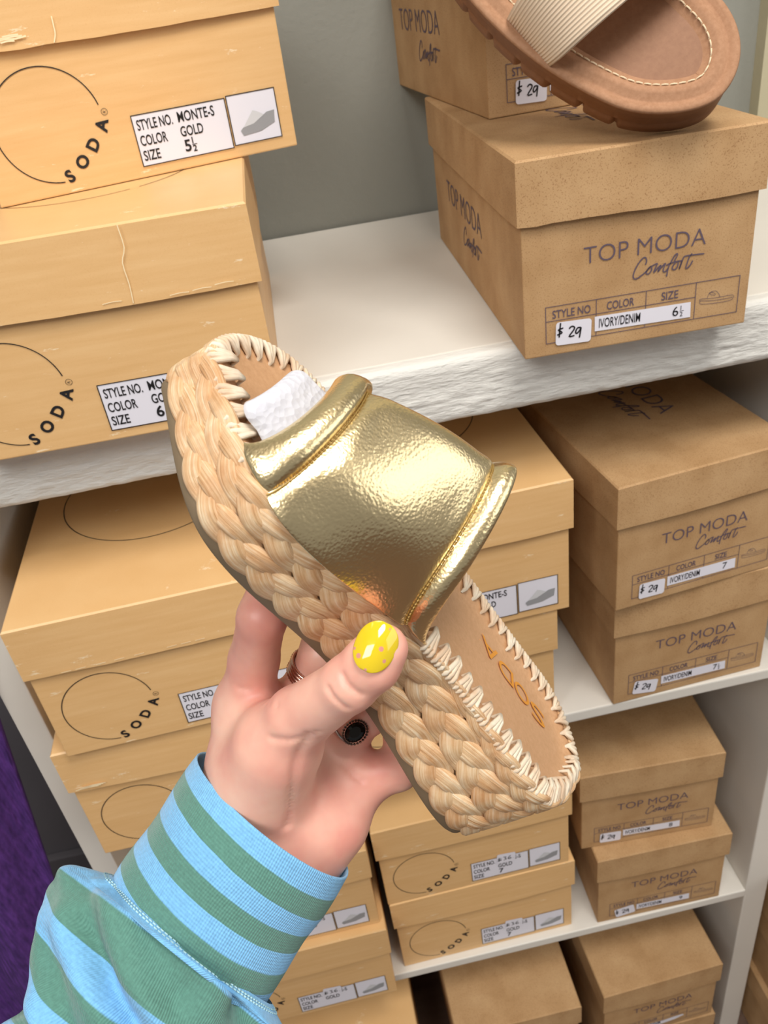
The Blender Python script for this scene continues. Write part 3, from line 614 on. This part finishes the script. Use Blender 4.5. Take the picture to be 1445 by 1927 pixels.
# ------------------------------------------------------------------ the person's arm: hand, sleeve, nail, rings
HAND = {"forearmA": [[0.1848, -0.301, -0.1037, 0.017], [0.2135, -0.2878, -0.0669, 0.02]], "forearmB": [[0.1933, -0.3063, -0.1106, 0.017], [0.2264, -0.2912, -0.0741, 0.02]], "palm_index": [[0.2161, -0.2902, -0.0575, 0.02], [0.2205, -0.276, -0.0334, 0.017], [0.2233, -0.2645, -0.0154, 0.013]], "palm_mid": [[0.2215, -0.2879, -0.0661, 0.017], [0.2379, -0.2588, -0.0322, 0.0125]], "palm_ring": [[0.2283, -0.2891, -0.0706, 0.017], [0.2506, -0.2651, -0.0475, 0.012]], "palm_pinky": [[0.2318, -0.2928, -0.0685, 0.017], [0.2477, -0.2907, -0.0613, 0.015], [0.2605, -0.2804, -0.0548, 0.012]], "thenar": [[0.2217, -0.2866, -0.0421, 0.0155], [0.2345, -0.2921, -0.0103, 0.0155]], "thumb": [[0.2246, -0.2915, -0.029, 0.016], [0.2456, -0.2986, 0.0068, 0.0116], [0.2661, -0.3112, 0.0306, 0.009300000000000001], [0.2745, -0.3123, 0.0383, 0.0092], [0.2789, -0.3119, 0.0431, 0.008199999999999999]], "index": [[0.2224, -0.2649, -0.0162, 0.0115], [0.2312, -0.264, 0.0083, 0.0096], [0.239, -0.2695, 0.032, 0.009], [0.2483, -0.2496, 0.0416, 0.008], [0.2531, -0.2324, 0.0488, 0.0072]], "middle": [[0.2385, -0.2591, -0.0326, 0.011], [0.2496, -0.2586, -0.0139, 0.009300000000000001], [0.2572, -0.2613, 0.0012, 0.0088], [0.2619, -0.2452, 0.0097, 0.008], [0.2664, -0.229, 0.017, 0.0072]], "ring": [[0.2523, -0.265, -0.0471, 0.0105], [0.2635, -0.2675, -0.0366, 0.0088], [0.271, -0.27, -0.0284, 0.0083], [0.2731, -0.2536, -0.0219, 0.0076], [0.2772, -0.2373, -0.0149, 0.007]], "pinky": [[0.2623, -0.2807, -0.055, 0.0095], [0.2727, -0.2813, -0.0527, 0.008], [0.2786, -0.2819, -0.0529, 0.0074], [0.2825, -0.2638, -0.0476, 0.0068], [0.2849, -0.2511, -0.0421, 0.0062]], "nail": {"c": [0.2764, -0.3172, 0.0494], "tip": [0.28, -0.314, 0.0528], "side": [0.2807, -0.317, 0.0447], "out": [0.2761, -0.3258, 0.0572], "w": 0.0066, "l": 0.0082, "lift": 0.0}, "creases": [[[0.2468, -0.3022, -0.0021], [0.2418, -0.3059, -0.0085], [0.2388, -0.3118, -0.0179], [0.2354, -0.3176, -0.0272]], [[0.2468, -0.3022, -0.0021], [0.2394, -0.3018, -0.0025], [0.2323, -0.2995, 0.0001]], [[0.2555, -0.2933, 0.0126], [0.2571, -0.2959, 0.0088], [0.2622, -0.2993, 0.0044]], [[0.2616, -0.2914, 0.0163], [0.263, -0.2946, 0.0116], [0.2684, -0.2975, 0.008]], [[0.2512, -0.3022, -0.0016], [0.2575, -0.3065, -0.0073], [0.265, -0.3131, -0.0164]], [[0.2247, -0.288, 0.0165], [0.2301, -0.2895, 0.015], [0.2369, -0.2925, 0.0114]]], "ringmid": {"c": [0.2523, -0.2598, -0.0081], "d": [0.018699999999999994, -0.0021999999999999797, 0.0338]}, "ringring": {"c": [0.262, -0.2672, -0.0346], "d": [0.018699999999999994, -0.0050000000000000044, 0.0187], "stone": [0.2639, -0.2797, -0.0268]}, "cuff": [[[0.2244, -0.2868, -0.0548], [0.0255, -0.0176, -0.0235], 0.95], [[0.2134, -0.2938, -0.0633], [0.0244, -0.0185, -0.0249], 0.92], [[0.202, -0.3006, -0.0716], [0.0253, -0.0177, -0.0237], 0.85], [[0.1901, -0.308, -0.0808], [0.025, -0.0181, -0.0243], 0.8], [[0.1839, -0.3122, -0.0861], [0.0253, -0.0179, -0.0241], 0.75]], "sleeve": [[[0.1836, -0.3116, -0.087], [0.0259, -0.0184, -0.0246], 0.8], [[0.1784, -0.3147, -0.088], [0.0319, -0.0229, -0.0307], 0.74], [[0.1713, -0.3206, -0.0898], [0.0358, -0.0251, -0.0334], 0.66], [[0.1622, -0.3329, -0.1006], [0.0339, -0.0235, -0.0315], 0.64], [[0.1512, -0.3456, -0.114], [0.0318, -0.0219, -0.0292], 0.72], [[0.1346, -0.3607, -0.1155], [0.0329, -0.0203, -0.0266], 0.8], [[0.1172, -0.3804, -0.1113], [0.0325, -0.0192, -0.0251], 0.8]], "cam": [0.2683, -0.5135, 0.227], "crease_depth": [[0.0013, 0.0019], [0.0008, 0.0014], [0.0009, 0.0011], [0.0009, 0.0011], [0.0007, 0.0013], [0.0007, 0.0012]], "skew": 0.0}

person = thing('person', 'hand with a yellow thumbnail in a blue and green striped sleeve, holding up the slide', 'person', HAND['forearmA'][0][:3])
PO = np.array(person.location)
def sdf_hand():
    pts = np.array([p[:3] for k, v in HAND.items() if k in CHAINS for p in v]); h = .00115
    lo, hi = pts.min(0) - .028, pts.max(0) + .028; N = np.ceil((hi - lo) / h).astype(int)
    ax = [lo[i] + h * np.arange(N[i]) for i in range(3)]
    X = np.stack(np.meshgrid(*ax, indexing='ij'), -1).astype(np.float32); F = np.full(N, 1.0, np.float32)
    for name in CHAINS:
        ch = HAND[name]; G = np.full(N, 1.0, np.float32)
        for a, b in zip(ch[:-1], ch[1:]):
            pa, pb = np.array(a[:3], np.float32), np.array(b[:3], np.float32); d = pb - pa
            box = [slice(max(0, int((min(pa[i], pb[i]) - .05 - lo[i]) / h)), int((max(pa[i], pb[i]) + .05 - lo[i]) / h) + 2) for i in range(3)]
            Y = X[tuple(box)]; t = np.clip(((Y - pa) @ d) / (d @ d), 0, 1); q = Y - pa - t[..., None] * d
            dist = np.sqrt((q * q).sum(-1)) - (a[3] + t * (b[3] - a[3])); kk = .003; g = G[tuple(box)]
            hh = np.clip(.5 + .5 * (dist - g) / kk, 0, 1); G[tuple(box)] = np.where(g > .9, dist, dist + (g - dist) * hh - kk * hh * (1 - hh))
        kk = BLEND.get(name, .006); hh = np.clip(.5 + .5 * (G - F) / kk, 0, 1); F = np.where(F > .9, G, np.where(G > .9, F, G + (F - G) * hh - kk * hh * (1 - hh)))
    return F, lo, h
CHAINS = ['forearmA', 'forearmB', 'palm_index', 'palm_mid', 'palm_ring', 'palm_pinky', 'thenar', 'thumb', 'index', 'middle', 'ring', 'pinky']
BLEND = {'forearmA': .012, 'forearmB': .018, 'palm_index': .018, 'palm_mid': .016, 'palm_ring': .014, 'palm_pinky': .014, 'thenar': .016, 'thumb': .010, 'index': .007, 'middle': .005, 'ring': .005, 'pinky': .006}
def surface_nets(F, lo, h):
    S = F < 0; nx, ny, nz = F.shape; cs = [(i, j, k) for i in (0, 1) for j in (0, 1) for k in (0, 1)]
    sl = lambda c: tuple(slice(c[d], F.shape[d] - 1 + c[d]) for d in range(3))
    cnt = sum(S[sl(c)].astype(np.int8) for c in cs); act = (cnt > 0) & (cnt < 8); I = np.argwhere(act); idx = -np.ones(act.shape, int); idx[act] = np.arange(len(I))
    acc = np.zeros((len(I), 3)); num = np.zeros(len(I))
    for a in cs:
        for d in range(3):
            if a[d]: continue
            b = list(a); b[d] = 1
            fa = F[I[:, 0] + a[0], I[:, 1] + a[1], I[:, 2] + a[2]]; fb = F[I[:, 0] + b[0], I[:, 1] + b[1], I[:, 2] + b[2]]
            x = (fa < 0) != (fb < 0); t = np.where(x, fa / np.where(x, fa - fb, 1), 0); p = np.repeat(np.array(a, float)[None], len(I), 0); p[:, d] += t
            acc[x] += p[x]; num[x] += 1
    V = lo + h * (I + acc / num[:, None]); Q = []
    for d in range(3):
        e = [0, 0, 0]; e[d] = 1; A = S[tuple(slice(0, F.shape[i] - e[i]) for i in range(3))]; B = S[tuple(slice(e[i], None) for i in range(3))]
        E = np.argwhere(A != B); o1, o2 = [(1, 2), (2, 0), (0, 1)][d]; E = E[(E[:, o1] > 0) & (E[:, o2] > 0)]
        g = lambda i, j: idx[tuple((E - np.eye(3, dtype=int)[o1] * i - np.eye(3, dtype=int)[o2] * j).T)]
        q = np.stack([g(1, 1), g(0, 1), g(0, 0), g(1, 0)], 1); ins = A[tuple(E.T)]; q[~ins] = q[~ins][:, ::-1]; Q.append(q)
    Q = np.concatenate(Q); return V, Q[(Q >= 0).all(1)]
def laplace(V, Q, it, lam=.5):
    e = np.concatenate([Q[:, [0, 1]], Q[:, [1, 2]], Q[:, [2, 3]], Q[:, [3, 0]]]); e = np.concatenate([e, e[:, ::-1]])
    deg = np.bincount(e[:, 0], minlength=len(V))
    for _ in range(it):
        m = np.stack([np.bincount(e[:, 0], V[e[:, 1], i], len(V)) for i in range(3)], 1) / np.maximum(deg, 1)[:, None]; V = V + lam * (m - V)
    return V
HV, HQ = surface_nets(*sdf_hand()); HV = laplace(HV, HQ, 3)
def vnormals(V, Q):
    n = np.cross(V[Q[:, 2]] - V[Q[:, 0]], V[Q[:, 3]] - V[Q[:, 1]]); N = np.zeros_like(V)
    for c in range(4): N += np.stack([np.bincount(Q[:, c], n[:, i], len(V)) for i in range(3)], 1)
    return N / (np.linalg.norm(N, axis=1)[:, None] + 1e-12)
HN = vnormals(HV, HQ)
EYE = np.array(HAND['cam'])     # the side of the hand that faces the photographer carries the creases
def on_surface(p):
    d = np.array(p) - EYE; d /= np.linalg.norm(d); r = HV - EYE; t = r @ d; q = np.linalg.norm(r - t[:, None] * d, axis=1); i = np.where(q < .0022)[0]
    return HV[i[np.argmin(t[i])]] if len(i) else np.array(p)
disp = np.zeros(len(HV))
for ci, c in enumerate(HAND['creases']):
    c = np.array(c); D = np.linalg.norm(np.diff(c, axis=0), axis=1); t = np.r_[0, np.cumsum(D)]; tt = np.linspace(0, t[-1], max(6, int(t[-1] / .0012)))
    P = np.stack([np.interp(tt, t, c[:, i]) for i in range(3)], 1)
    P = np.array([on_surface(p) for p in P])
    for _ in range(8): P[1:-1] = (P[:-2] + 2 * P[1:-1] + P[2:]) / 4
    dm = np.full(len(HV), 1.)
    for p in P: dm = np.minimum(dm, np.linalg.norm(HV - p, axis=1))
    a, w = HAND['crease_depth'][ci]; disp = np.maximum(disp, a * np.exp(-(dm / w) ** 2))
HV = HV - HN * disp[:, None]
me = mesh_from('hand', HV - PO, HQ, [M_SKIN]); hand = link('hand', me, person)
# thumbnail
def nail():
    g = HAND['nail']; c, tip, side, out = (np.array(g[k]) for k in ('c', 'tip', 'side', 'out'))
    x = tip - c; lx = np.linalg.norm(x); x /= lx; n = out - c; n -= x * (n @ x); n /= np.linalg.norm(n); y = np.cross(n, x); w = g['w']; lx = g['l']
    m = MB(); nu, nv = 22, 18; P = []
    for i in range(nu):
        s = -1 + 2 * i / (nu - 1); row = []
        half = w * max(.02, (1 - abs(s) ** (2.6 if s < 0 else 2.2))) ** .5 * (1 + .06 * s)
        for j in range(nv):
            t = -1 + 2 * j / (nv - 1); row.append(c + x * s * lx + y * t * half + n * (g['lift'] + .0034 * (1 - (t * half / w) ** 2) - .0016 * s * s - .0022))
        P.append(row)
    m.grid(np.array(P) - PO); o = m.build('thumb_nail', M_NAIL, person); sd = o.modifiers.new('thickness', 'SOLIDIFY'); sd.thickness = .0012; sd.offset = 0
    sb = o.modifiers.new('smooth', 'SUBSURF'); sb.levels = 1; sb.render_levels = 1
    o['label'] = 'yellow oval thumbnail with pink dots'
nail()
def band(c, d, r, t, name, mat, knob=0):
    d = np.array(d); d /= np.linalg.norm(d); u = np.cross(d, [0, 0, 1.]); u /= np.linalg.norm(u); v = np.cross(d, u); n = 96 if knob else 56; a = np.arange(n) * 2 * np.pi / n
    m = MB(); m.tube(np.array(c) - PO + r * (np.cos(a)[:, None] * u + np.sin(a)[:, None] * v), t * (1 + knob * (np.arange(n) % 2)), 8, closed=True); return m.build(name, mat, person)
g = HAND['ringmid']; d = np.array(g['d']); d /= np.linalg.norm(d)
for i in range(4): o = band(np.array(g['c']) + d * (i - 1.5) * .00165, d, .0099, .00075, 'finger_ring', M_ROSE, .3 if i in (0, 3) else 0)
g = HAND['ringring']; o = band(g['c'], g['d'], .0094, .0007, 'finger_ring', M_SILVER); o['label'] = 'silver ring with an oval black stone'
st = np.array(g['stone']); n = EYE - st; n /= np.linalg.norm(n); ax = np.array(g['d']); ax -= n * (ax @ n); ax /= np.linalg.norm(ax); ay = np.cross(n, ax)
m = MB(); rows = []
for rr, hh in ((1, 0), (1, .0004), (.82, .0014), (.55, .0018)): a = np.arange(16) * 2 * np.pi / 16; rows.append(st - PO + n * hh + rr * (.0046 * np.cos(a)[:, None] * ax + .0036 * np.sin(a)[:, None] * ay))
m.grid(np.array(rows), cv=True); k0 = m.n - 16; m.F.append(tuple(k0 + i for i in range(16))); m.I.append(0); so = m.build('stone', M_ONYX, None, smooth=False); so.parent = o; bmesh_recalc(so)
m = MB()
for i in range(26): a = i * 2 * math.pi / 26; c = st - PO + .0053 * math.cos(a) * ax + .0043 * math.sin(a) * ay + n * .0002; m.tube([c - n * .0008, c + n * .0004, c + n * .0008], [.00055, .0006, .0002], 6)
bz = m.build('bezel', M_SILVER, None); bz.parent = o
# sleeve: rings of centre, half-width vector, depth ratio
def catmull(A, n):
    A = np.asarray(A); Q = np.vstack([2 * A[0] - A[1], A, 2 * A[-1] - A[-2]]); out = []; m = len(A) - 1
    for x in np.linspace(0, m, n):
        i = min(int(x), m - 1); t = x - i; a, b, c, d = Q[i:i + 4]; out.append(.5 * (2 * b + (c - a) * t + (2 * a - 5 * b + 4 * c - d) * t * t + (3 * b - a - 3 * c + d) * t ** 3))
    return np.array(out)
def sleeve_tube(rings, ns, na, disp, skew=0.0, flip=1):
    C = catmull([r[0] for r in rings], ns); Hw = catmull([r[1] for r in rings], ns); fr = np.interp(np.linspace(0, len(rings) - 1, ns), range(len(rings)), [r[2] for r in rings])
    ax = np.gradient(C, axis=0); ax /= np.linalg.norm(ax, axis=1)[:, None]; L = np.r_[0, np.cumsum(np.linalg.norm(np.diff(C, axis=0), axis=1))]
    P = np.zeros((ns, na, 3)); U = np.zeros((ns, na, 2)); a = np.arange(na) * 2 * np.pi / na
    for i in range(ns):
        h = Hw[i]; w = np.linalg.norm(h); n = np.cross(h, ax[i]); n /= np.linalg.norm(n)
        if n @ (EYE - C[i]) < 0: n = -n
        dd = disp(L[i] / L[-1], a)
        P[i] = C[i] + (np.cos(a) * (1 + dd))[:, None] * h + (np.sin(a) * (1 + dd) * w * fr[i])[:, None] * n
        U[i, :, 0] = a * w; U[i, :, 1] = L[i] + skew * np.cos(a) * w
    return P, U, L
cuff_rings, body_rings = HAND['cuff'], HAND['sleeve']
P, U, L = sleeve_tube(cuff_rings, 60, 96, lambda t, a: .012 * np.sin(3 * a + 4 * t) * t + .008 * np.sin(2 * a + 9 * t))
ctr = P.mean(1, keepdims=True); rim_in = [ctr[0] + (P[0] - ctr[0]) * .975 + (P[1] - P[0]).mean(0) * k for k in (0.0, 2, 8)]
P = np.concatenate([np.array(rim_in[::-1]), [ctr[0] + (P[0] - ctr[0]) * .992 - (P[1] - P[0]).mean(0) * .5], P]); U = np.concatenate([np.repeat(U[:1], 4, 0) , U])
def folds(t, a):
    v = lambda t0, a0, t1, a1, w: np.exp(-((_seg(t, a, t0, a0, t1, a1)) / w) ** 2)
    f = .07 * np.exp(-((t - .07) / .05) ** 2) * (1 + .6 * np.sin(4 * a + 1)) + .034 * np.sin(3 * a + 15 * t + .5) + .024 * np.sin(7 * a - 22 * t) + .02 * np.sin(4 * a + 34 * t)
    for seg, d, w in (((.02, 2.7, .13, 1.45), .17, .035), ((.05, 3.0, .25, 1.7), .16, .04), ((.03, 1.2, .12, .5), .13, .035), ((.16, 2.4, .34, 1.0), .17, .045), ((.28, 2.8, .46, 1.5), .16, .05), ((.10, .9, .30, .2), .12, .045), ((.40, 2.2, .56, .8), .12, .06)):
        f = f - d * v(*seg, w)
    return f * min(1, .25 + 12 * t)
def _seg(t, a, t0, a0, t1, a1):
    k = .28; p = np.stack([np.full_like(a, t), a * k]); A = np.array([t0, a0 * k])[:, None]; B = np.array([t1, a1 * k])[:, None] - A
    x = np.clip(((p - A) * B).sum(0) / (B * B).sum(), 0, 1); return np.sqrt(((p - A - B * x) ** 2).sum(0))

Pb, Ub, Lb = sleeve_tube(body_rings, 170, 140, folds, skew=HAND['skew'])
m = MB(); m.grid(Pb - PO, cv=True, U=Ub); sl = m.build('sleeve', M_SLEEVE, person); bmesh_recalc(sl)
m = MB(); m.grid(P - PO, cv=True, U=U); cf = m.build('cuff', M_CUFF, None); cf.parent = sl; bmesh_recalc(cf)
m = MB()
for row in (4, 7):
    q = Pb[row]; c = q.mean(0)
    for i in range(0, 140): a, b = c + (q[i] - c) * 1.006, c + (q[(i + 1) % 140] - c) * 1.006; m.tube([a, (a + b) / 2, a * .25 + b * .75], .00035, 5)
ss = m.build('seam_stitching', M_SEAM, None); ss.location = -Vector(PO); ss.parent = sl
# ------------------------------------------------------------------ brown sandal leaning on the top boxes (local: u heel to toe, v across, w out of the footbed)
SAND = Matrix(((-.5563, -.7954, -.2405, .524628), (.548, -.1336, -.8257, -.047801), (.6247, -.5912, .5102, .14532), (0, 0, 0, 1)))
sandal = thing('slide_sandal', 'brown suede footbed sandal with an ivory ribbed strap, propped on a kraft box lid', 'sandal', mat=SAND)
SL2, ST2 = .25, .0331
_c1 = np.polyfit([.12, .35, .65], [.0372, .0497, .0332 + .012], 2); _c2 = np.polyfit([.12, .35, .65], [.0342, .0368, .0409], 2)
def s_outline(n=520):
    s = .5 - .5 * np.cos(np.linspace(0, np.pi, 300)); e = .17; cap = np.ones_like(s); a = s < e; cap[a] = np.sqrt(np.maximum(0, 1 - ((e - s[a]) / e) ** 2.3))
    a = s > .78; cap[a] = np.sqrt(np.maximum(0, 1 - ((s[a] - .78) / .22) ** 2.2))
    A = np.stack([s * SL2, np.minimum(np.polyval(_c1, s), .052) * cap], 1); B = np.stack([s * SL2, -np.minimum(np.polyval(_c2, s), .046) * cap], 1)[::-1]
    P = np.concatenate([A, B[1:-1]]); P2 = np.vstack([P, P[:1]]); L = np.r_[0, np.cumsum(np.linalg.norm(np.diff(P2, axis=0), axis=1))]; t = np.arange(n) / n * L[-1]
    Q = np.stack([np.interp(t, L, P2[:, 0]), np.interp(t, L, P2[:, 1])], 1)
    for _ in range(6): Q = (np.roll(Q, 1, 0) + 2 * Q + np.roll(Q, -1, 0)) / 4
    T = np.roll(Q, -1, 0) - np.roll(Q, 1, 0); T /= np.linalg.norm(T, axis=1)[:, None]; N = np.stack([T[:, 1], -T[:, 0]], 1)
    if (Q[0] + N[0] * .001 - Q.mean(0)) @ (Q[0] - Q.mean(0)) < (Q[0] - Q.mean(0)) @ (Q[0] - Q.mean(0)): N = -N
    return Q, N, L[-1]
SQ, SN, SLN = s_outline(); sarc = np.arange(len(SQ)) / len(SQ) * SLN
def r2(off, w): return np.stack([SQ[:, 0] + SN[:, 0] * off, SQ[:, 1] + SN[:, 1] * off, np.broadcast_to(w, (len(SQ),))], 1)
notch = np.exp(-(((sarc % .0225) - .011) / .0016) ** 2); heelmask = np.clip((SQ[:, 0] - .028) / .012, 0, 1); nd = -.0042 * notch * heelmask
m = MB(); capped2 = []
rows = [r2(-.006, -ST2), r2(-.0012 + nd, -ST2 + .0004), r2(.0002 + nd, -ST2 + .003), r2(.0004 + nd, -ST2 + .011), r2(-.0006 + nd * .3, -ST2 + .0135), r2(.0002, -ST2 + .0150), r2(-.0008, -.012), r2(.0002, -.0105), r2(.0002, -.0042), r2(-.002, -.0040)]
P = np.array(rows); m.grid(P, cv=True); n = len(SQ); m.F.append(tuple(range(n))[::-1]); m.F.append(tuple(m.n - n + i for i in range(n))); m.I += [0, 0]
o = m.build('outsole', M_SOLE2, sandal); bmesh_recalc(o); smooth_by_angle(o, 45)
m = MB(); P = np.array([r2(-.0012, -.0042), r2(.0009, -.0036), r2(.0013, -.0018), r2(.0004, -.0004), r2(-.0022, -.0004), r2(-.0042, -.0016), r2(-.0056, -.0019), r2(-.0085, .0006), r2(-.0115, .0004), r2(-.0145, -.0018), r2(-.0185, -.0044), r2(-.0235, -.0058), r2(-.029, -.0064)])
m.grid(P, cv=True); m.F.append(tuple(m.n - n + i for i in range(n))); m.I.append(0); o = m.build('footbed', M_FOOTBED, sandal); bmesh_recalc(o)
m = MB(); off = -.0140; Q = r2(off, -.0010); L = np.r_[0, np.cumsum(np.linalg.norm(np.diff(Q, axis=0), axis=1))]; tt = np.arange(0, L[-1], .0046)
for t in tt:
    a, b = (np.array([np.interp(t + x, L, Q[:, i]) for i in range(3)]) for x in (0, .0034))
    if a[0] > .13: continue
    m.tube([a - [0, 0, .0006], a + [0, 0, .0001], (a + b) / 2 + [0, 0, .0005], b + [0, 0, .0001], b - [0, 0, .0006]], .00048, 6)
m.build('footbed_stitching', M_THREAD, o)
m = MB(); P = []; U = []; nt = 60
for t in np.linspace(0, math.pi, nt):
    row = []; ru = []; c, s = math.cos(t), math.sin(t)
    for b in np.linspace(0, 1, 14):
        u = .0815 + .036 * b - .030 * (t / math.pi) ** .8 * (1 - .3 * b); v = .0035 + (.0440 - .004 * b) * math.copysign(abs(c) ** .85, c); w = -.003 + (.030 + .010 * b) * s ** .95
        row.append((u, v, w)); ru.append((b * .038, t * .05))
    P.append(row); U.append(ru)
m.grid(np.array(P), U=np.array(U)); o = m.build('strap', M_RIB, sandal); bmesh_recalc(o); sd = o.modifiers.new('thickness', 'SOLIDIFY'); sd.thickness = .0026; sd.offset = 0
o['label'] = 'ivory ribbed elastic strap'

# ------------------------------------------------------------------ purple knit hanging beside the unit
m = MB(); nu, nv = 90, 60; P = np.zeros((nu, nv, 3))
for i in range(nu):
    s = i / (nu - 1)
    for j in range(nv):
        t = j / (nv - 1); z = -.12 - .94 * t; xr = -.022 - .138 * min(.22, max(-.306 - z, -.2))
        x = xr - s * (.34 + .06 * t); y = -.02 + .022 * math.sin(s * 38 + .8 * math.sin(5 * t)) * (.4 + t) * .5 + .012 * math.sin(s * 15 + 2) + .02 * s
        P[i, j] = (x, y, z)
m.grid(P); o = m.build('hanging_garment', M_PURPLE); bmesh_recalc(o); sd = o.modifiers.new('thickness', 'SOLIDIFY'); sd.thickness = .004
tag(o, 'purple knit garment hanging at the left edge, beside the white side panel', 'clothing')
